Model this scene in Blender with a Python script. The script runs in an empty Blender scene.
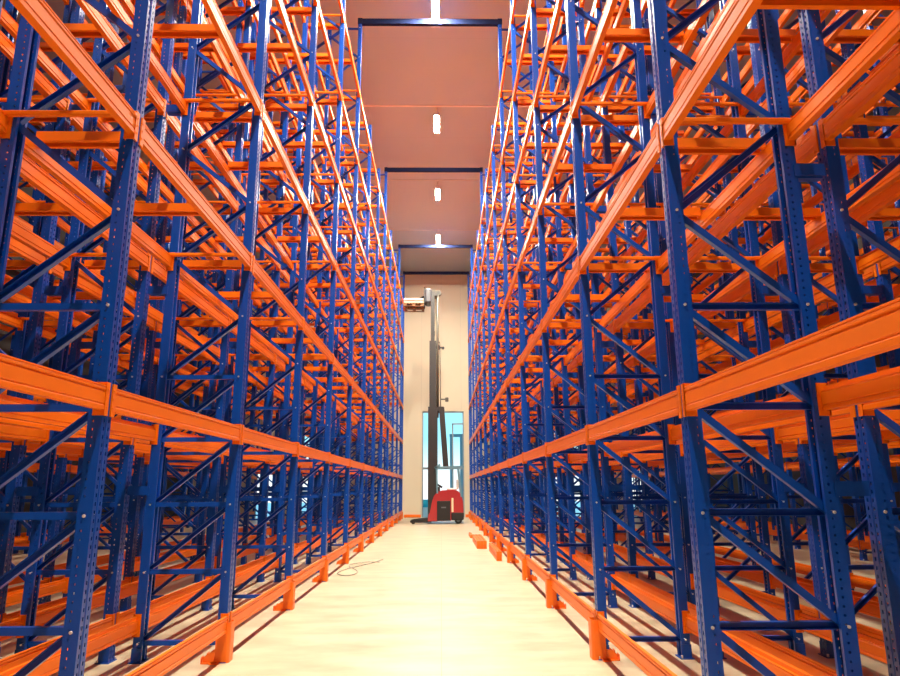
import bpy, math, random
from mathutils import Matrix, Vector
random.seed(4)
S = bpy.context.scene
COL = S.collection
XL, XR = -2.127, 1.576          # centres of the aisle-side posts, left and right rack
Y0, BAY, FD = 4.17, 2.8, 0.80   # first upright, bay length, frame depth (post centre to post centre)
HC = 1.629
CEIL, WALL_Y, BACK_Y = 14.3, 38.2, -9.0
XW_L, XW_R = -14.4, 13.8
FY = [Y0 + BAY * k for k in range(-1, 12)] + [36.5]
NF = len(FY)
TIES = [2, 5, 8, 11, 13]        # indices in FY of frames that carry a tie across the aisle
LEV = {-1: [0.42, 2.255, 4.125, 6.0, 7.87, 9.74, 11.61], 1: [0.415, 2.238, 4.085, 5.975, 7.86, 9.74, 11.61]}   # beam tops, left and right racks

# ------------------------------------------------------------------ materials
def nodes(name):
    m = bpy.data.materials.new(name); m.use_nodes = True
    nt = m.node_tree; b = nt.nodes['Principled BSDF']
    return m, nt, b
def N(nt, t, **kw):
    n = nt.nodes.new(t)
    for k, v in kw.items():
        if k in n.inputs: n.inputs[k].default_value = v
        else: setattr(n, k, v)
    return n
def paint(name, col, rough=.35, metal=0.0, var=.12, scale=3.0, coat=0.0, bump=0.0, spec=.5):
    m, nt, b = nodes(name)
    tc = N(nt, 'ShaderNodeTexCoord'); no = N(nt, 'ShaderNodeTexNoise', Scale=scale, Detail=5.0)
    nt.links.new(tc.outputs['Object'], no.inputs['Vector'])
    mx = N(nt, 'ShaderNodeMix', data_type='RGBA')
    mx.inputs[6].default_value = tuple(c * (1 - var) for c in col) + (1,)
    mx.inputs[7].default_value = tuple(min(1, c * (1 + var)) for c in col) + (1,)
    nt.links.new(no.outputs['Fac'], mx.inputs[0]); nt.links.new(mx.outputs[2], b.inputs['Base Color'])
    b.inputs['Roughness'].default_value = rough; b.inputs['Metallic'].default_value = metal
    b.inputs['Coat Weight'].default_value = coat; b.inputs['Coat Roughness'].default_value = .15
    b.inputs['Specular IOR Level'].default_value = spec
    if bump:
        n2 = N(nt, 'ShaderNodeTexNoise', Scale=scale * 8, Detail=3.0)
        nt.links.new(tc.outputs['Object'], n2.inputs['Vector'])
        bp = N(nt, 'ShaderNodeBump', Strength=bump, Distance=.004)
        nt.links.new(n2.outputs['Fac'], bp.inputs['Height']); nt.links.new(bp.outputs['Normal'], b.inputs['Normal'])
    return m
def emit(name, col, st):
    m, nt, b = nodes(name)
    b.inputs['Base Color'].default_value = (.9, .9, .9, 1)
    b.inputs['Emission Color'].default_value = col + (1,); b.inputs['Emission Strength'].default_value = st
    return m
M = {}
M['blue'] = paint('blue_paint', (.003, .068, .43), .28, var=.10, scale=2.0, coat=.08, spec=.4)
M['navy'] = paint('navy_paint', (.012, .02, .07), .8, var=.1, spec=.1)
M['orange'] = paint('orange_paint', (.90, .185, .001), .42, var=.08, scale=1.5, coat=.0, spec=.3)
M['guard'] = paint('guard_orange', (.95, .18, .006), .4, var=.06)
M['zinc'] = paint('zinc_bolt', (.75, .76, .78), .3, metal=.7, var=.05)
M['black'] = paint('black_steel', (.014, .014, .016), .4, var=.2)
M['mast'] = paint('mast_steel', (.030, .026, .026), .4, var=.15)
M['mast2'] = paint('bare_mast_steel', (.09, .08, .06), .45, var=.15)
M['grey'] = paint('grey_steel', (.12, .14, .17), .4, var=.1)
M['red'] = paint('red_paint', (.42, .02, .025), .3, var=.08, coat=.5)
M['rubber'] = paint('rubber', (.02, .02, .02), .8, var=.2)
M['wood'] = paint('pallet_wood', (.34, .19, .09), .75, var=.3, scale=9)
M['cream'] = paint('cream_board', (.86, .74, .50), .6, var=.05)
M['white'] = paint('white_plastic', (.8, .78, .76), .5, var=.04)
M['cable'] = paint('grey_cable', (.42, .42, .36), .6, var=.1)
M['cyan'] = paint('cyan_plastic', (.02, .45, .55), .4, var=.1)
M['alu'] = paint('door_frame_aluminium', (.30, .36, .40), .4, metal=.3, var=.08)
M['lamp'] = emit('lamp_diffuser', (1.0, .93, .82), 60)
M['lampbody'] = paint('lamp_housing', (.7, .68, .65), .4, var=.05)
M['panel'] = paint('sandwich_panel', (.50, .55, .58), .45, var=.03)
M['yard'] = paint('yard_concrete', (.82, .86, .86), .8, var=.15, scale=.6)
M['yardsteel'] = paint('yard_steel', (.16, .30, .38), .5, var=.1)

def floor_mat():
    m, nt, b = nodes('sealed_concrete')
    tc = N(nt, 'ShaderNodeTexCoord')
    n1 = N(nt, 'ShaderNodeTexNoise', Scale=.9, Detail=8.0, Roughness=.65)
    mp = N(nt, 'ShaderNodeMapping'); mp.inputs['Scale'].default_value = (1.0, 2.6, 1)
    nt.links.new(tc.outputs['Object'], mp.inputs['Vector']); nt.links.new(mp.outputs['Vector'], n1.inputs['Vector'])
    cr = N(nt, 'ShaderNodeValToRGB')
    cr.color_ramp.elements[0].position = .25; cr.color_ramp.elements[0].color = (.50, .41, .27, 1)
    cr.color_ramp.elements[1].position = .72; cr.color_ramp.elements[1].color = (.76, .66, .47, 1)
    nt.links.new(n1.outputs['Fac'], cr.inputs['Fac'])
    br = N(nt, 'ShaderNodeTexBrick', Scale=1.0, offset=0.0)
    br.inputs['Color1'].default_value = (1, 1, 1, 1); br.inputs['Color2'].default_value = (.97, .97, .97, 1)
    br.inputs['Mortar'].default_value = (.72, .68, .6, 1); br.inputs['Mortar Size'].default_value = .004
    br.inputs['Brick Width'].default_value = 6.0; br.inputs['Row Height'].default_value = 6.0
    nt.links.new(tc.outputs['Object'], br.inputs['Vector'])
    mu = N(nt, 'ShaderNodeMix', data_type='RGBA', blend_type='MULTIPLY'); mu.inputs[0].default_value = 1
    nt.links.new(cr.outputs['Color'], mu.inputs[6]); nt.links.new(br.outputs['Color'], mu.inputs[7])
    nt.links.new(mu.outputs[2], b.inputs['Base Color'])
    rr = N(nt, 'ShaderNodeMapRange'); rr.inputs['To Min'].default_value = .28; rr.inputs['To Max'].default_value = .5
    nt.links.new(n1.outputs['Fac'], rr.inputs['Value']); nt.links.new(rr.outputs['Result'], b.inputs['Roughness'])
    return m
def panel_mat(name, col, seam, w, horizontal=False):
    """flat sandwich panels: tint plus thin joints every w metres"""
    m, nt, b = nodes(name)
    tc = N(nt, 'ShaderNodeTexCoord'); sp = N(nt, 'ShaderNodeSeparateXYZ')
    nt.links.new(tc.outputs['Object'], sp.inputs[0])
    a = N(nt, 'ShaderNodeMath', operation='DIVIDE'); a.inputs[1].default_value = w
    nt.links.new(sp.outputs['Y' if horizontal else 'X'], a.inputs[0])
    f = N(nt, 'ShaderNodeMath', operation='FRACT'); nt.links.new(a.outputs[0], f.inputs[0])
    l = N(nt, 'ShaderNodeMath', operation='LESS_THAN'); l.inputs[1].default_value = .018 / w
    nt.links.new(f.outputs[0], l.inputs[0])
    no = N(nt, 'ShaderNodeTexNoise', Scale=.35, Detail=3.0); nt.links.new(tc.outputs['Object'], no.inputs['Vector'])
    m1 = N(nt, 'ShaderNodeMix', data_type='RGBA')
    m1.inputs[6].default_value = tuple(c * .95 for c in col) + (1,); m1.inputs[7].default_value = tuple(min(1, c * 1.05) for c in col) + (1,)
    nt.links.new(no.outputs['Fac'], m1.inputs[0])
    m2 = N(nt, 'ShaderNodeMix', data_type='RGBA'); m2.inputs[7].default_value = seam + (1,)
    nt.links.new(l.outputs[0], m2.inputs[0]); nt.links.new(m1.outputs[2], m2.inputs[6])
    nt.links.new(m2.outputs[2], b.inputs['Base Color']); b.inputs['Roughness'].default_value = .5
    return m
M['floor'] = floor_mat()
M['wall'] = panel_mat('cream_wall_panels', (.80, .70, .52), (.66, .58, .44), 1.15)
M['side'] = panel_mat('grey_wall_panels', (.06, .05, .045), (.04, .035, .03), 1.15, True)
M['ceil'] = panel_mat('ceiling_panels', (.44, .54, .62), (.40, .49, .56), 5.6, True)
def glass_mat():
    m, nt, b = nodes('door_glass')
    b.inputs['Base Color'].default_value = (.86, .97, 1, 1); b.inputs['Roughness'].default_value = .02
    b.inputs['Transmission Weight'].default_value = 1.0; b.inputs['IOR'].default_value = 1.05
    return m
M['glass'] = glass_mat()

# ------------------------------------------------------------------ mesh builder
class MB:
    def __init__(s): s.v = []; s.f = []; s.m = []; s.sm = []
    def add(s, vs, fs, mi=0, smooth=False):
        o = len(s.v); s.v += [tuple(p) for p in vs]
        for f in fs: s.f.append(tuple(i + o for i in f)); s.m.append(mi); s.sm.append(smooth)
        return s
    def box(s, a, b, mi=0):
        x0, x1 = sorted((a[0], b[0])); y0, y1 = sorted((a[1], b[1])); z0, z1 = sorted((a[2], b[2]))
        v = [(x0,y0,z0),(x1,y0,z0),(x1,y1,z0),(x0,y1,z0),(x0,y0,z1),(x1,y0,z1),(x1,y1,z1),(x0,y1,z1)]
        return s.add(v, [(0,3,2,1),(4,5,6,7),(0,1,5,4),(1,2,6,5),(2,3,7,6),(3,0,4,7)], mi)
    def cbox(s, a, b, c=.02, mi=0):
        """box with chamfered edges (an octagon-like prism on each axis)"""
        x0, x1 = sorted((a[0], b[0])); y0, y1 = sorted((a[1], b[1])); z0, z1 = sorted((a[2], b[2]))
        vs = []; 
        for z, k in ((z0, c), (z0 + c, 0), (z1 - c, 0), (z1, c)):
            X0, X1, Y_0, Y_1 = x0 + k, x1 - k, y0 + k, y1 - k; d = c
            vs += [(X0+d,Y_0,z),(X1-d,Y_0,z),(X1,Y_0+d,z),(X1,Y_1-d,z),(X1-d,Y_1,z),(X0+d,Y_1,z),(X0,Y_1-d,z),(X0,Y_0+d,z)]
        fs = [tuple(range(7, -1, -1)), tuple(range(24, 32))]
        for r in range(3):
            for i in range(8):
                j = (i + 1) % 8; fs.append((r*8+i, r*8+j, r*8+8+j, r*8+8+i))
        return s.add(vs, fs, mi)
    def prism(s, prof, y0, y1, axis='y', mi=0, smooth=False):
        """closed profile of (a, b) pairs swept along an axis"""
        n = len(prof)
        if axis == 'y': vs = [(a, y0, b) for a, b in prof] + [(a, y1, b) for a, b in prof]
        elif axis == 'x': vs = [(y0, a, b) for a, b in prof] + [(y1, a, b) for a, b in prof]
        else: vs = [(a, b, y0) for a, b in prof] + [(a, b, y1) for a, b in prof]
        fs = [tuple(range(n)), tuple(range(2*n-1, n-1, -1))] + [(i, i+n, (i+1) % n + n, (i+1) % n) for i in range(n)]
        return s.add(vs, fs, mi, smooth)
    def bar(s, p, q, w, t, up=(0,1,0), mi=0):
        """rectangular bar from p to q: t across 'up', w across the other way"""
        p = Vector(p); q = Vector(q); d = (q - p).normalized(); u = Vector(up); u = (u - d * u.dot(d)).normalized(); r = d.cross(u)
        vs = []
        for c in (p, q):
            for a, b in ((-1,-1),(1,-1),(1,1),(-1,1)): vs.append(c + r * (a*w/2) + u * (b*t/2))
        return s.add(vs, [(0,3,2,1),(4,5,6,7),(0,1,5,4),(1,2,6,5),(2,3,7,6),(3,0,4,7)], mi)
    def channel(s, p, q, w, t, th=.004, mi=0, sgn=1):
        """open C section from p to q, web in the plane normal to Y"""
        p = Vector(p); q = Vector(q); d = (q - p).normalized(); y = Vector((0, 1, 0)); r = d.cross(y)
        off = y * (-t/2 * sgn)
        s.bar(p + off, q + off, w, th, mi=mi)
        for k in (-1, 1):
            s.bar(p + r * (k*(w/2 - th/2)), q + r * (k*(w/2 - th/2)), th, t, mi=mi)
        return s
    def tube(s, p, q, r, n=10, mi=0, r2=None):
        p = Vector(p); q = Vector(q); d = (q - p).normalized()
        a = d.orthogonal().normalized(); b = d.cross(a); r2 = r if r2 is None else r2
        vs = [p + (a*math.cos(2*math.pi*i/n) + b*math.sin(2*math.pi*i/n))*r for i in range(n)]
        vs += [q + (a*math.cos(2*math.pi*i/n) + b*math.sin(2*math.pi*i/n))*r2 for i in range(n)]
        s.add(vs, [tuple(range(n-1, -1, -1)), tuple(range(n, 2*n))], mi)
        o = len(s.v) - 2*n
        for i in range(n):
            j = (i+1) % n; s.f.append((o+i, o+j, o+n+j, o+n+i)); s.m.append(mi); s.sm.append(True)
        return s
    def path(s, pts, r, n=8, mi=0):
        for a, b in zip(pts, pts[1:]): s.tube(a, b, r, n, mi)
        return s
    def holed(s, corner, across, width, z0, z1, cols, hw, hh, pitch, mi=0):
        """vertical sheet with columns of punched slots; corner (x,y), across = unit (x,y)"""
        def quad(a0, a1, b0, b1):
            if a1 - a0 < 1e-6 or b1 - b0 < 1e-6: return
            P = lambda a, z: (corner[0] + across[0]*a, corner[1] + across[1]*a, z)
            s.add([P(a0,b0), P(a1,b0), P(a1,b1), P(a0,b1)], [(0,1,2,3)], mi)
        e = 0
        for c in cols:
            quad(e, c - hw/2, z0, z1); z = z0; c0, c1 = c - hw/2, c + hw/2
            k = z0 + pitch * .6
            while k + hh < z1:
                quad(c0, c1, z, k); z = k + hh; k += pitch
            quad(c0, c1, z, z1); e = c1
        quad(e, width, z0, z1)
        return s
    def mesh(s, name, mats):
        me = bpy.data.meshes.new(name); me.from_pydata(s.v, [], s.f)
        for m in mats: me.materials.append(m)
        me.polygons.foreach_set('material_index', s.m); me.polygons.foreach_set('use_smooth', s.sm)
        me.update(); return me
def link(name, me, parent=None, loc=(0,0,0)):
    o = bpy.data.objects.new(name, me); COL.objects.link(o); o.location = loc
    if parent: o.parent = parent
    return o
def part(name, mb, mats, parent=None, loc=(0,0,0)):
    if not isinstance(mats, (list, tuple)): mats = [mats]
    return link(name, mb.mesh(name, mats), parent, loc)
def tag(o, label, cat, group=None):
    o['label'] = label; o['category'] = cat
    if group: o['group'] = group
    return o
def root(name, loc, label, cat, group=None):
    return tag(link(name, None, None, loc), label, cat, group)
def struct(name, mb, mats, loc=(0,0,0)):
    o = part(name, mb, mats, None, loc); o['kind'] = 'structure'; return o
ORD = ['first', 'second', 'third', 'fourth', 'fifth', 'sixth', 'seventh', 'eighth', 'ninth', 'tenth', 'eleventh', 'twelfth', 'thirteenth', 'fourteenth']

# ------------------------------------------------------------------ room
struct('floor', MB().box((XW_L-.3, BACK_Y-.3, -.2), (XW_R+.3, WALL_Y, 0)), M['floor'])
struct('ceiling', MB().box((XW_L-.3, BACK_Y-.3, CEIL), (XW_R+.3, WALL_Y+.2, CEIL+.15)), M['ceil'])
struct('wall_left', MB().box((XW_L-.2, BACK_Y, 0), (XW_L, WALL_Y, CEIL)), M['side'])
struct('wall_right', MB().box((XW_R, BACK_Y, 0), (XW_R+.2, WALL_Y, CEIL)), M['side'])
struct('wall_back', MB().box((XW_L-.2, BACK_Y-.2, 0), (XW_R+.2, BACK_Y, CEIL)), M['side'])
DOORS = [(-10.4, -9.4, 3.4), (-8.3, -6.3, 5.0), (-1.09, 1.30, 5.9), (5.6, 8.6, 5.0), (10.4, 11.4, 3.4)]
wf = MB(); x = XW_L - .2
for a, b, h in DOORS:
    wf.box((x, WALL_Y, 0), (a, WALL_Y+.2, CEIL)); wf.box((a, WALL_Y, h), (b, WALL_Y+.2, CEIL)); x = b
wf.box((x, WALL_Y, 0), (XW_R+.2, WALL_Y+.2, CEIL))
struct('wall_front', wf, M['wall'])
for i, (a, b, h) in enumerate(DOORS):
    d = MB(); y = WALL_Y + .05
    d.box((a, y, 0), (a+.07, y+.1, h)); d.box((b-.07, y, 0), (b, y+.1, h)); d.box((a, y, h-.08), (b, y+.1, h))
    if i == 2:
        d.box((a, y+.02, 2.62), (b, y+.08, 2.74)); d.box((.62, y+.02, 0), (.70, y+.08, 5.2)); d.box((.62, y+.02, 5.14), (b, y+.08, 5.22))
        d.box((-.45, y+.02, 0), (-.39, y+.08, h))
    else:
        z = 1.2
        while z < h: d.box((a, y+.02, z), (b, y+.08, z+.05)); z += 1.25
        d.box(((a+b)/2-.03, y+.02, 0), ((a+b)/2+.03, y+.08, h))
    dd = struct('door_%d' % (i+1), d, M['alu'])
    part('glass_pane', MB().box((a+.05, y+.045, .02), (b-.05, y+.055, h-.06)), M['glass'], dd)
for i, yy in enumerate((14.7, 20.3, 25.9, 31.5)):   # raised cover strips over the ceiling joints
    struct('trim_%d' % (i+1), MB().box((XW_L, yy-.045, CEIL-.02), (XW_R, yy+.045, CEIL+.01)), M['white'] if i == 1 else M['panel'])
struct('trim_5', MB().box((XW_L, WALL_Y-.06, CEIL-.12), (XW_R, WALL_Y, CEIL)), M['panel'])

# yard outside the doors
yard = part('yard', MB().box((-40, WALL_Y+.2, -.25), (40, 80, -.05)), M['yard']); yard['kind'] = 'structure'
g = root('steel_gantry', (1.0, 44, -.05), 'blue grey steel frame standing in the yard outside the tall door', 'steel frame')
for sx in (-.33, .33): part('post', MB().box((sx-.1, -.1, 0), (sx+.1, .1, 4.9)), M['yardsteel'], g)
part('crossbar', MB().box((-.45, -.1, 4.9), (.45, .1, 5.1)), M['yardsteel'], g)
g = root('storage_crate', (-.92, 39.8, -.05), 'pale storage crate standing outside the tall door, left of the truck', 'crate')
part('crate_body', MB().cbox((-.3, -.3, 0), (.3, .3, .55), .02), M['white'], g)
g = root('plastic_drum', (-.95, 39.8, .501), 'bright cyan plastic drum on top of the pale crate outside the tall door', 'drum')
part('drum_body', MB().tube((0,0,0), (0,0,.40), .2, 20), M['cyan'], g); part('lid', MB().tube((0,0,.40), (0,0,.44), .18, 20), M['cyan'], g)

# ------------------------------------------------------------------ rack parts (meshes made once and shared)
PW, PD = .11, .09                 # post width along the aisle, depth across it
def post_mesh(s, H):
    b = MB(); f, r = s*-PD/2, s*PD/2
    b.holed((f, -PW/2), (0, 1), PW, 0, H, [.027, .083], .013, .022, .05)
    for y in (-PW/2, PW/2): b.holed((f, y), (s, 0), PD, 0, H, [.058], .013, .013, .05)
    for y0, y1 in ((-PW/2, -.03), (.03, PW/2)): b.add([(r, y0, 0), (r, y1, 0), (r, y1, H), (r, y0, H)], [(0,1,2,3)])
    for y in (-.03, .03): b.add([(r, y, 0), (r, y, H), (r - s*.02, y, H), (r - s*.02, y, 0)], [(0,1,2,3)])
    # folded rib down the middle of the face
    b.prism([(f, -.012), (f - s*.004, -.006), (f - s*.004, .006), (f, .012)], 0, H, 'z')
    return b.mesh('post', [M['blue']])
POST = {(s, t): post_mesh(s, 13.6 if t else 12.3) for s in (-1, 1) for t in (0, 1)}
def foot_mesh():
    b = MB().box((-.066, -.085, .0), (.066, .085, .008)).box((-.05, -.062, .008), (.05, -.056, .13)).box((-.05, .056, .008), (.05, .062, .13))
    for a, c in ((-.052, -.073), (.052, .073)): b.tube((a, c, .008), (a, c, .035), .011, 8, 1)
    return b.mesh('foot_plate', [M['blue'], M['zinc']])
FOOT = foot_mesh()
def bolts(b, pts):
    for x, z in pts: b.tube((x, -.064, z), (x, .064, z), .0095, 8, 1)
def brace_list(s, H, flip=False):
    """(kind, (x, z), (x, z)): flat panels up to 2.78 m, zigzag above"""
    u0, u1 = (FD, .0) if flip else (.0, FD); out = []
    hz = [.17, .825, 1.472, 2.123, 2.775]
    for z in hz: out.append(('horizontal_brace', (u0, z), (u1, z)))
    for a, b in zip(hz, hz[1:]): out.append(('diagonal_brace', (u1, a), (u0, b)))
    z = 2.775; side = 1
    while z + .66 < H - .1:
        a = (u1 if side else u0, z); z += .655; c = (u0 if side else u1, z)
        out.append(('diagonal_brace', a, c)); side = 1 - side
    out.append(('horizontal_brace', (u0, H-.12), (u1, H-.12)))
    return [(k, (s*a[0], a[1]), (s*c[0], c[1])) for k, a, c in out]
def brace_mesh(items, near=True):
    b = MB()
    for k, a, c in items:
        l, r_ = (a, c) if a[0] < c[0] else (c, a)
        flat = (r_[1] < l[1] - .1) or (abs(r_[1] - l[1]) < .1 and l[0] < -.1)    # which way the open side of the section faces
        b.channel((l[0], 0, l[1]), (r_[0], 0, r_[1]), .045, .04, .003, sgn=1 if flat else -1)
        bolts(b, [a, c] if k[0] == 'h' else ([c] if max(a[1], c[1]) > 2.8 else []))
    return b.mesh(items[0][0] if len(items) == 1 else 'bracing', [M['blue'], M['zinc']])
_cache = {}
def cached(key, fn):
    if key not in _cache: _cache[key] = fn()
    return _cache[key]
def beam_prof(u, sg, h=.15):
    """stepped box beam profile; u = outer face offset, sg = which way is outward"""
    P = [(0,0),(0,.026),(-.007,.031),(-.007,.036),(-.002,.041),(-.002,.108),(-.009,.113),(-.009,.119),(0,.124),(0,.133),(-.005,.137),(-.005,.141),(0,.145),(0,h),
         (-.028,h),(-.028,h-.03),(-.050,h-.03),(-.050,.119),(-.046,.115),(-.046,.108),(-.050,.104),(-.050,.036),(-.044,.032),(-.044,.026),(-.050,.022),(-.050,0)]
    return [(u + sg*a, z - h) for a, z in P]
def connector(b, u, sg, y, dy):
    """hooked end plate on the post face; dy = +1 when the beam lies beyond it"""
    # y is the post centre; the plate covers the half of the post towards the beam
    b.box((u - sg*.009, y + dy*.021, -.185), (u + sg*.002, y + dy*.066, .022))
    b.box((u - sg*.072, y + dy*.0565, -.185), (u + sg*.002, y + dy*.066, .022))
    for z in (-.02, -.075, -.13): b.tube((u + sg*.002, y + dy*.036, z), (u + sg*.005, y + dy*.036, z), .008, 6)
def beam_mesh(sg, L, conn):
    b = MB().prism(beam_prof(0, sg), .067, L - .067, 'y')
    if conn: connector(b, 0, sg, 0, 1); connector(b, 0, sg, L, -1)
    return b.mesh('beam', [M['orange']])
def conn_mesh(sg, dy):
    b = MB(); connector(b, 0, sg, 0, dy); return b.mesh('beam_connector', [M['orange']])
def thin_mesh(s):
    b = MB().cbox((s*-.06, -.02, 0), (s*(FD+.06), .02, .038), .008)
    return b.mesh('spreader_bar', [M['orange']])
def wide_mesh(s):
    """top-hat pallet support: deep web with two flanges"""
    b = MB().box((s*-.012, -.045, -.032), (s*(FD+.012), -.040, .045)).box((s*-.012, .040, -.032), (s*(FD+.012), .045, .045))
    b.box((s*-.012, -.045, .040), (s*(FD+.012), .045, .045)).box((s*-.012, -.06, -.037), (s*(FD+.012), -.03, -.032)).box((s*-.012, .03, -.037), (s*(FD+.012), .06, -.032))
    for u in (-.016, FD+.012): b.box((s*u, -.035, -.125), (s*(u+.004), .035, .045))
    return b
LVN = ['floor', 'first', 'second', 'third', 'fourth', 'fifth', 'top']
def make_rack(xf, s, label, main, flip=False, first=0, name='pallet_rack'):
    """xf = X of the aisle-side posts; s = direction of the rack's depth"""
    R = root(name, (xf, FY[0], 0), label, 'pallet rack', 'rows of blue and orange racking')
    Y = lambda k: FY[k] - FY[0]
    for k in range(first, NF):
        t = 1 if (k in TIES and main) else 0; H = 13.6 if t else 12.3
        for j in (0, 1):
            p = link('post', POST[(s if j == 0 else -s, t)], R, (s*FD*j, Y(k), 0))
            link('foot_plate', FOOT, p)
        items = brace_list(s, H, flip)
        if main and 1 <= k <= 4:
            for n, it in enumerate(items): link(it[0], cached(('br', s, t, n), lambda: brace_mesh([it])), R, (0, Y(k), 0))
        else:
            link('bracing', cached(('brs', s, t, flip), lambda: brace_mesh(items, False)), R, (0, Y(k), 0))
    rest = MB()
    for k in range(first, NF - 1):
        L = FY[k+1] - FY[k]; Lk = round(L, 3)
        for z in LEV[s]:
            for j in (0, 1):
                sg = -s if j == 0 else s
                u = -s*(PD/2 + .0095) if j == 0 else s*(FD + PD/2 + .0095)
                full = main and j == 0
                be = link('front_beam' if j == 0 else 'rear_beam', cached(('be', sg, Lk, full), lambda: beam_mesh(sg, L, not full)), R, (u, Y(k), z))
                if full:
                    link('beam_connector', cached(('cn', sg, 1), lambda: conn_mesh(sg, 1)), be)
                    link('beam_connector', cached(('cn', sg, -1), lambda: conn_mesh(sg, -1)), be, (0, L, 0))
            if z > 3:
                link('spreader_bar', cached(('th', s), lambda: thin_mesh(s)), R, (0, Y(k) + L - .080, z - .03))
                for off in (.29, L*.55):
                    if k < first + 9: link('pallet_support_bar', cached(('wd', s), lambda: wide_mesh(s).mesh('pallet_support_bar', [M['orange']])), R, (0, Y(k) + off, z))
                    else:
                        w = wide_mesh(s); rest.add([(a, b + Y(k) + off, c + z) for a, b, c in w.v], w.f)
    o = part('pallet_support_bar', rest, M['orange'], R); o['kind'] = 'stuff'
    return R
def spacers(R, s, gap, first=0):
    """short blue plates tying a rack to the one behind it"""
    me = cached(('sp', s, gap), lambda: MB().box((s*(PD/2), -.03, -.045), (s*(gap-.078), .03, .045)).box((s*.02, -.066, -.045), (s*(gap-.078), -.058, .045)).mesh('row_spacer', [M['blue']]))
    for k in range(first, NF):
        for z in (1.61, 3.72, 5.9, 8.0, 10.1, 12.1): link('row_spacer', me, R, (s*FD, FY[k]-FY[0], z))
GAP = .31
RL = make_rack(XL, -1, 'near left run of blue and orange pallet racking lining the central aisle', True)
RR = make_rack(XR, 1, 'near right run of blue and orange pallet racking lining the central aisle', True)
spacers(RL, -1, GAP); spacers(RR, 1, GAP)
PITCH = FD + GAP; AW = 3.70
names = ['run of blue and orange racking directly behind the near %s rack', 'third run of racking in from the aisle on the %s, behind two others', 'fourth run of racking in from the aisle on the %s, behind three others']
outer = ['run of racking beyond the dim side aisle on the %s, seen through four others', 'outermost run of racking on the %s, the farthest from the central aisle']
side_aisle = {}
for s_, xf, nm in ((-1, XL, 'left'), (1, XR, 'right')):
    for i in (1, 2, 3):
        r = make_rack(xf + s_*PITCH*i, s_, names[i-1] % nm, False, flip=(i > 1))
        if i < 3: spacers(r, s_, GAP)
    x4 = xf + s_*(PITCH*3 + FD); side_aisle[nm] = x4 + s_*AW/2
    for i in (0, 1): make_rack(x4 + s_*(AW + PITCH*i), s_, outer[i] % nm, False, flip=(i == 0))

# column guards in front of every aisle post
def guard_mesh(s):
    b = MB(); t = .007; H = .36
    # U plate around the post, rounded towards the aisle
    out = [(.045, -.082), (-.06, -.082)] + [(-.06 - .03*math.sin(a), -.082 + .03 - .03*math.cos(a)) for a in (.5, 1.0, 1.57)]
    out += [(-.09, .052)] + [(-.06 - .03*math.cos(a), .052 + .03*math.sin(a)) for a in (.5, 1.0, 1.57)] + [(.045, .082)]
    inn = [(a + (t if a < -.05 else 0), c * (1 - t/.082)) for a, c in out]
    ring = out + inn[::-1]
    b.prism([(s*a, c) for a, c in ring], 0, H, 'z')
    for y0, y1 in ((-.15, -.075), (.075, .15)): b.box((s*.0, y0, 0), (s*.075, y1, .010))
    for y in (-.085, .085):
        b.prism([(s*.045, 0), (s*.15, 0), (s*.15, .05), (s*.11, .085), (s*.045, .10)], y-.004, y+.004, 'y')
        b.box((s*.045, y-.035, 0), (s*.16, y+.035, .01)); b.box((s*.155, y-.035, 0), (s*.163, y+.035, .06))
        b.tube((s*.12, y+.02, .01), (s*.12, y+.02, .035), .01, 8, 1)
    return b.mesh('column_guard', [M['guard'], M['zinc']])
for s, xf, nm in ((-1, XL, 'left'), (1, XR, 'right')):
    gm = guard_mesh(s)
    for k in range(1, NF):
        n = k - 1
        o = link('column_guard', gm, None, (xf - (.03 if s > 0 else 0), FY[k], 0))
        w = 'nearest' if n == 0 else ('farthest' if k == NF-1 else ORD[n])
        tag(o, 'orange steel column guard at the foot of the %s aisle rack, %s from the camera' % (nm, w), 'column guard', 'column guards along the aisle')

# ties across the aisle at the rack tops
for i, k in enumerate(TIES):
    b = MB().box((XL-.05, -.05, 0), (XR+.05, .05, .14)); b.box((XL-.05, -.055, .14), (XR+.05, .055, .15))
    for x in (XL, XR): b.box((x-.06, -.065, 0), (x+.06, .065, .16))
    t = part('aisle_tie', b, M['navy'], None, (0, FY[k], 13.61))
    tag(t, 'dark steel tie spanning the aisle between the rack tops, %s from the camera' % ORD[i], 'tie beam', 'ties across the aisle')

# ------------------------------------------------------------------ lamps
lx = [(-.135, 'central'), (side_aisle['left'], 'left'), (side_aisle['right'], 'right')]
hb = MB().prism([(-.11, .03), (.11, .03), (.07, .10), (-.07, .10)], -.62, .62, 'y')
hb.box((-.11, -.62, 0), (-.10, .62, .03)).box((.10, -.62, 0), (.11, .62, .03))
hm = hb.mesh('housing', [M['lampbody']]); dm = MB().box((-.08, -.52, .012), (.08, .52, .03)).mesh('diffuser', [M['lamp']])
sm = MB().tube((0, -.4, .1), (0, -.4, CEIL-13.87), .008, 6).tube((0, .4, .1), (0, .4, CEIL-13.87), .008, 6).mesh('hanger', [M['lampbody']])
POW = {'central': 620, 'left': 30, 'right': 30}
for x, nm in lx:
    for i, y in enumerate((-1.6, 4.0, 9.6, 15.2, 20.8, 26.45, 31.7)):
        t = root('ceiling_lamp', (x, y, 13.87), 'long white ceiling lamp over the %s aisle, %s of its row from the camera' % (nm, ORD[i]), 'lamp', 'aisle ceiling lamps')
        link('housing', hm, t); link('diffuser', dm, t); link('hanger', sm, t)
        L = bpy.data.lights.new('lamp_light', 'AREA'); L.shape = 'RECTANGLE'; L.size = .06; L.size_y = 1.2
        L.energy = POW[nm]; L.color = (1.0, .92, .74)
        lo = bpy.data.objects.new('lamp_light', L); COL.objects.link(lo); lo.location = (x, y, 13.87); 

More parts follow.
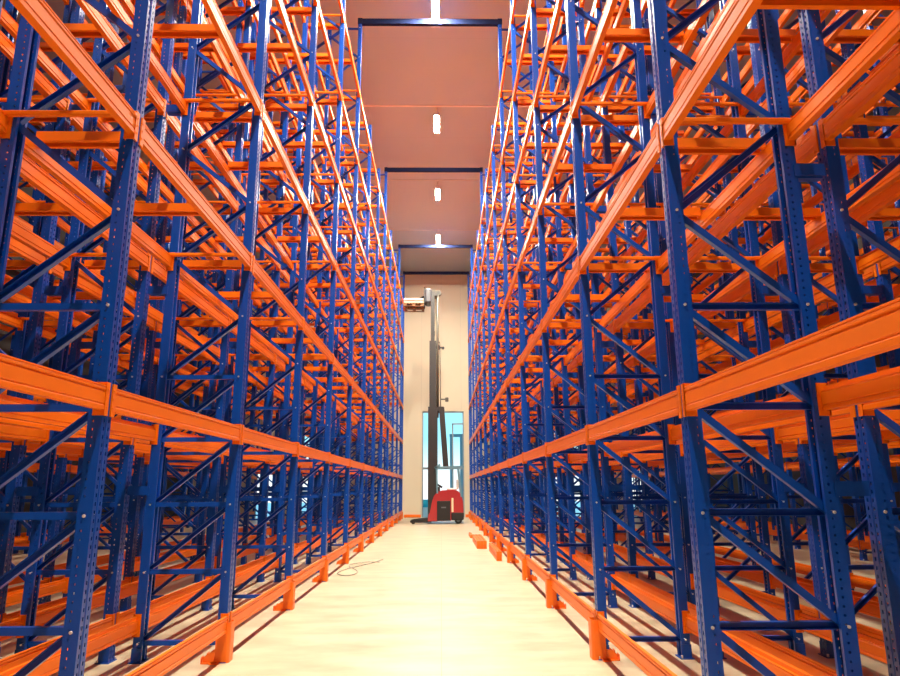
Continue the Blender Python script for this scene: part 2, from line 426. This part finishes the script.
# ------------------------------------------------------------------ reach truck, forks towards the left rack
T = root('reach_truck', (0, 31.95, 0), 'red reach truck with a tall raised mast parked across the aisle end', 'reach truck')
body = MB()
body.prism([(-.62,.12),(-.60,.40),(-.52,.50),(-.42,1.0),(-.34,1.24),(-.20,1.40),(.02,1.49),(.58,1.52),(.80,1.45),(.93,1.28),(1.0,1.0),(1.02,.62),(1.02,.50),(.46,.50),(.46,.14)], -.58, .58, 'y')
part('chassis', body, M['red'], T)
sk = MB().cbox((.44, -.60, .16), (1.03, .60, .52), .05); part('rear_skirt', sk, M['black'], T)
part('battery_door', MB().cbox((-.20, -.615, .14), (.42, -.57, 1.02), .015), M['black'], T)
part('door_label', MB().box((.0, -.622, .70), (.22, -.614, .76)), M['grey'], T)
part('side_trim', MB().cbox((.47, -.605, .52), (.56, -.57, 1.15), .01), M['cream'], T)
part('seat', MB().cbox((.25, -.3, 1.48), (.75, .3, 1.6), .04).cbox((.7, -.28, 1.55), (.82, .28, 2.0), .04), M['white'], T)
part('steering_console', MB().cbox((-.25, -.4, 1.4), (-.05, .4, 1.66), .03).tube((-.1, 0, 1.66), (-.05, 0, 1.74), .15, 16), M['black'], T)
og = MB()
for y in (-.55, .55):
    og.bar((-.18, y, 1.35), (-.22, y, 2.52), .07, .07).bar((.93, y, 1.2), (.80, y, 2.52), .08, .07)
    og.bar((-.30, y, 2.52), (1.05, y, 2.56), .10, .08)
for i in range(9): og.bar((-.28 + i*.16, -.55, 2.53), (-.28 + i*.16, .55, 2.53), .03, .02, (0,0,1))
og.bar((-.3, -.55, 2.5), (-.05, -.55, 2.66), .10, .08); part('overhead_guard', og, M['yardsteel'], T)
for n, (x, z, r, w, yy) in enumerate(((.78, .17, .17, .16, -.45), (.78, .17, .17, .16, .45), (-1.28, .09, .09, .10, -.5), (-1.28, .09, .09, .10, .5))):
    wh = part('wheel', MB().tube((x, yy-w/2, z), (x, yy+w/2, z), r, 20), M['rubber'], T)
    part('hub', MB().tube((x, yy-w/2-.01, z), (x, yy+w/2+.01, z), r*.5, 12), M['grey'], wh)
for y in (-.5, .5):
    part('straddle_leg', MB().prism([(-1.42,.06),(-1.42,.15),(-1.1,.20),(-.6,.24),(-.45,.24),(-.45,.06)], y-.075, y+.075, 'y'), M['black'], T)
def rail(x0, x1, y, z0, z1, m, name):
    w = .05 if y > 0 else -.05
    b = MB().box((x0, y, z0), (x1, y+w*.3, z1)).box((x0, y, z0), (x0+.025, y+w, z1)).box((x1-.025, y, z0), (x1, y+w, z1))
    part(name, b, m, T)
for y in (-.42, .38): rail(-.62, -.17, y, .1, 5.35, M['mast'], 'outer_mast_rail')
for y in (-.36, .32): rail(-.56, -.24, y, .5, 8.6, M['mast'], 'middle_mast_rail')
for y in (-.30, .26): rail(-.50, -.32, y, 4.8, 11.12, M['mast'], 'inner_mast_rail')
for y in (-.16, .12): part('lift_cylinder', MB().tube((-.17, y, 4.9), (-.17, y, 11.0), .06, 12), M['mast2'], T)
for z, d in ((.4, .42), (2.2, .42), (5.2, .42)): part('mast_crosshead', MB().box((-.62, -d, z), (-.56, d, z+.14)), M['mast'], T)
for z in (6.8, 8.4): part('mast_crosshead', MB().box((-.35, -.36, z), (-.28, .36, z+.18)), M['mast'], T)
part('mast_crosshead', MB().box((-.5, -.3, 10.9), (-.15, .3, 11.05)), M['mast'], T)
part('mast_crosshead', MB().box((-.35, -.3, 9.0), (-.3, .3, 9.1)), M['mast'], T)
part('mast_stay', MB().bar((.02, -.38, 5.35), (.22, -.38, 2.5), .26, .10).bar((.02, .38, 5.35), (.22, .38, 2.5), .20, .10).box((-.62, -.42, 5.2), (.12, -.30, 5.38)), M['mast'], T)
part('hydraulic_hose', MB().path([(-.02, -.1, 5.3), (-.04, -.1, 7.0), (-.06, -.1, 8.55), (-.2, -.1, 8.7)], .022, 8), M['mast2'], T)
part('hose_pulley', MB().tube((-.14, -.16, 8.32), (-.14, .0, 8.32), .11, 14).box((-.3, -.1, 8.28), (.12, -.04, 8.36)).tube((.1, -.12, 8.3), (.1, -.02, 8.3), .07, 10), M['black'], T)
part('work_light', MB().box((.0, -.12, 5.75), (.28, .0, 5.80)).cbox((.2, -.15, 5.66), (.36, .02, 5.86), .02), M['mast2'], T)
ca = MB().cbox((-.80, -.42, 10.52), (-.46, .42, 11.28), .08); part('carriage', ca, M['grey'], T)
for i in range(2): part('pulley', MB().tube((-.36 + i*.24, -.12, 11.12), (-.36 + i*.24, .12, 11.12), .14, 18).tube((-.36+i*.24, -.14, 11.12), (-.36+i*.24, .14, 11.12), .06, 10, 1), [M['mast2'], M['black']], T)
part('load_backrest', MB().box((-.84, -.45, 10.5), (-.80, -.40, 11.3)).box((-.84, .40, 10.5), (-.80, .45, 11.3)).box((-.84, -.45, 11.25), (-.80, .45, 11.3)).box((-.82, -.45, 10.7), (-.78, .45, 10.76)), M['black'], T)
for y in (-.28, .28):
    part('fork', MB().prism([(-.84,10.9),(-.84,10.34),(-1.76,10.36),(-1.78,10.38),(-.80,10.40),(-.80,10.9)], y-.06, y+.06, 'y'), M['black'], T)
# load held on the forks
P = root('wooden_pallet', (-1.34, 31.95, 10.30), 'brown wooden pallet held high on the raised forks of the truck', 'pallet')
for y in (-.52, 0, .52): part('bottom_board', MB().box((-.5, y-.06, 0), (.5, y+.06, .02)), M['wood'], P)
for x in (-.43, 0, .43):
    for y in (-.52, 0, .52): part('block', MB().box((x-.07, y-.06, .02), (x+.07, y+.06, .13)), M['wood'], P)
for i in range(7): part('top_board', MB().box((-.48 + i*.145, -.6, .13), (-.48+i*.145+.09, .6, .15)), M['wood'], P)
b1 = part('flat_carton', MB().cbox((-.48, -.6, 0), (.48, .6, .10), .01), M['cream'], None, (-1.34, 31.95, 10.451)); tag(b1, 'flat cream carton lying on the raised wooden pallet', 'carton')
b2 = part('gap_shade_sheet', MB().box((-.46, -.55, 0), (.46, .55, .035)), M['wood'], None, (-1.34, 31.95, 10.552)); tag(b2, 'thin brown sheet added as the shaded gap between the two cartons on the raised pallet', 'gap shade')  # brown sheet added in place of the dark, shaded gap between the cartons
b3 = part('flat_carton', MB().cbox((-.485, -.6, 0), (.485, .6, .10), .01), M['white'], None, (-1.34, 31.95, 10.588)); tag(b3, 'flat white carton topping the load on the raised pallet', 'carton')

# ------------------------------------------------------------------ small things on the floor
def loose_beam(L, x, y, z, lab, w=.085, h=.10):
    b = MB().prism([(0,0),(w,0),(w,h),(w*.45,h),(w*.45,h-.02),(0,h-.02)], 0, L, 'y')
    for yy in (0, L-.012): b.box((-.001, yy-.002, -.0), (w+.001, yy+.012, h+.001))
    o = part('loose_beam', b, M['guard'], None, (x, y, z))
    tag(o, lab, 'loose beam', 'spare beams on the aisle floor'); return o
row = ['leftmost', 'middle', 'rightmost']
for i in range(3):
    loose_beam(2.6, .965 + i*.09, 18.75, 0, 'spare orange beam on the floor, %s of the three in the farther bundle bottom layer' % row[i])
    loose_beam(2.6, .965 + i*.09, 18.72, .102, 'spare orange beam, %s of the three topping the farther floor bundle' % row[i])
for i in range(2):
    loose_beam(2.4, 1.25 + i*.062, 15.72, 0, 'spare orange beam on the floor, %s of the two at the bottom of the nearer bundle' % row[2*i], .056)
    loose_beam(2.4, 1.25 + i*.062, 15.70, .102, 'spare orange beam, %s of the two topping the nearer floor bundle' % row[2*i], .056)
loose_beam(1.3, .95, 22.6, 0, 'short spare orange beam lying farthest off by the right rack')
ctrl = [(-1.35,16.1),(-1.5,15.5),(-1.72,14.9),(-1.9,14.4),(-2.0,14.0),(-2.02,13.6),(-1.9,13.3),(-1.76,13.25),(-1.66,13.5),(-1.66,13.85),(-1.78,14.3),(-1.95,14.75),(-1.85,15.1),(-1.6,15.4),(-1.3,15.3)]
pts = []
for i in range(len(ctrl)-1):
    p0, p1, p2, p3 = (Vector(ctrl[max(0, min(len(ctrl)-1, i+k))]) for k in (-1, 0, 1, 2))
    for t in (0, .25, .5, .75):
        q = .5*((2*p1) + (p2-p0)*t + (2*p0-5*p1+4*p2-p3)*t*t + (3*p1-p0-3*p2+p3)*t**3)
        pts.append((q.x, q.y, .012 + (.02 if i > 10 else 0)))
o = part('electric_cable', MB().path(pts, .010, 6), M['cable']); tag(o, 'thin grey cable looped on the floor beside the left rack guards', 'cable')
for a, b, lab in ((XL+.06, -1.13, 'low orange kerb rail at the foot of the end wall, left of the tall door'), (1.34, XR-.05, 'low orange kerb rail at the foot of the end wall, right of the tall door')):
    r = MB().prism([(-.06,.02),(.06,.02),(.06,.16),(.0,.16),(0,.14),(-.06,.14)], a, b, 'x')
    for x in (a + .02, b - .1): r.box((x, -.05, 0), (x+.08, .05, .02))
    o = part('kerb_rail', r, M['guard'], None, (0, WALL_Y-.12, 0)); tag(o, lab, 'kerb rail')

# ------------------------------------------------------------------ world, camera
w = bpy.data.worlds.new('sky'); S.world = w; w.use_nodes = True
nt = w.node_tree; bg = nt.nodes['Background']; tc = nt.nodes.new('ShaderNodeTexCoord'); sp = nt.nodes.new('ShaderNodeSeparateXYZ')
cr = nt.nodes.new('ShaderNodeValToRGB'); 
for i, (p, c_) in enumerate(((0.0, (1, 1, 1, 1)), (.03, (.80, .97, 1, 1)), (.07, (.36, .80, .98, 1)), (.5, (.22, .60, .95, 1)))):
    e = cr.color_ramp.elements[i] if i < 2 else cr.color_ramp.elements.new(p)
    e.position = p; e.color = c_
nt.links.new(tc.outputs['Generated'], sp.inputs[0]); nt.links.new(sp.outputs['Z'], cr.inputs['Fac']); nt.links.new(cr.outputs['Color'], bg.inputs['Color'])
bg.inputs['Strength'].default_value = .85

yaw, pitch, roll = .0139, .2214, -.0046
fwd = Vector((math.sin(yaw)*math.cos(pitch), math.cos(yaw)*math.cos(pitch), math.sin(pitch)))
r = Vector((math.cos(yaw), -math.sin(yaw), 0)); u = r.cross(fwd)
r2 = r*math.cos(roll) + u*math.sin(roll); u2 = u*math.cos(roll) - r*math.sin(roll)
c = bpy.data.cameras.new('camera'); c.sensor_width = 36; c.sensor_fit = 'HORIZONTAL'; c.lens = 663.33/900*36; c.clip_start = .05; c.clip_end = 300
co = bpy.data.objects.new('camera', c); COL.objects.link(co); S.camera = co
co.matrix_world = Matrix(((r2.x, u2.x, -fwd.x, 0), (r2.y, u2.y, -fwd.y, 0), (r2.z, u2.z, -fwd.z, HC), (0, 0, 0, 1)))
vs = S.view_settings; vs.view_transform = 'Standard'; vs.look = 'None'; vs.gamma = 1; vs.use_curve_mapping = False; vs.exposure = 0.84
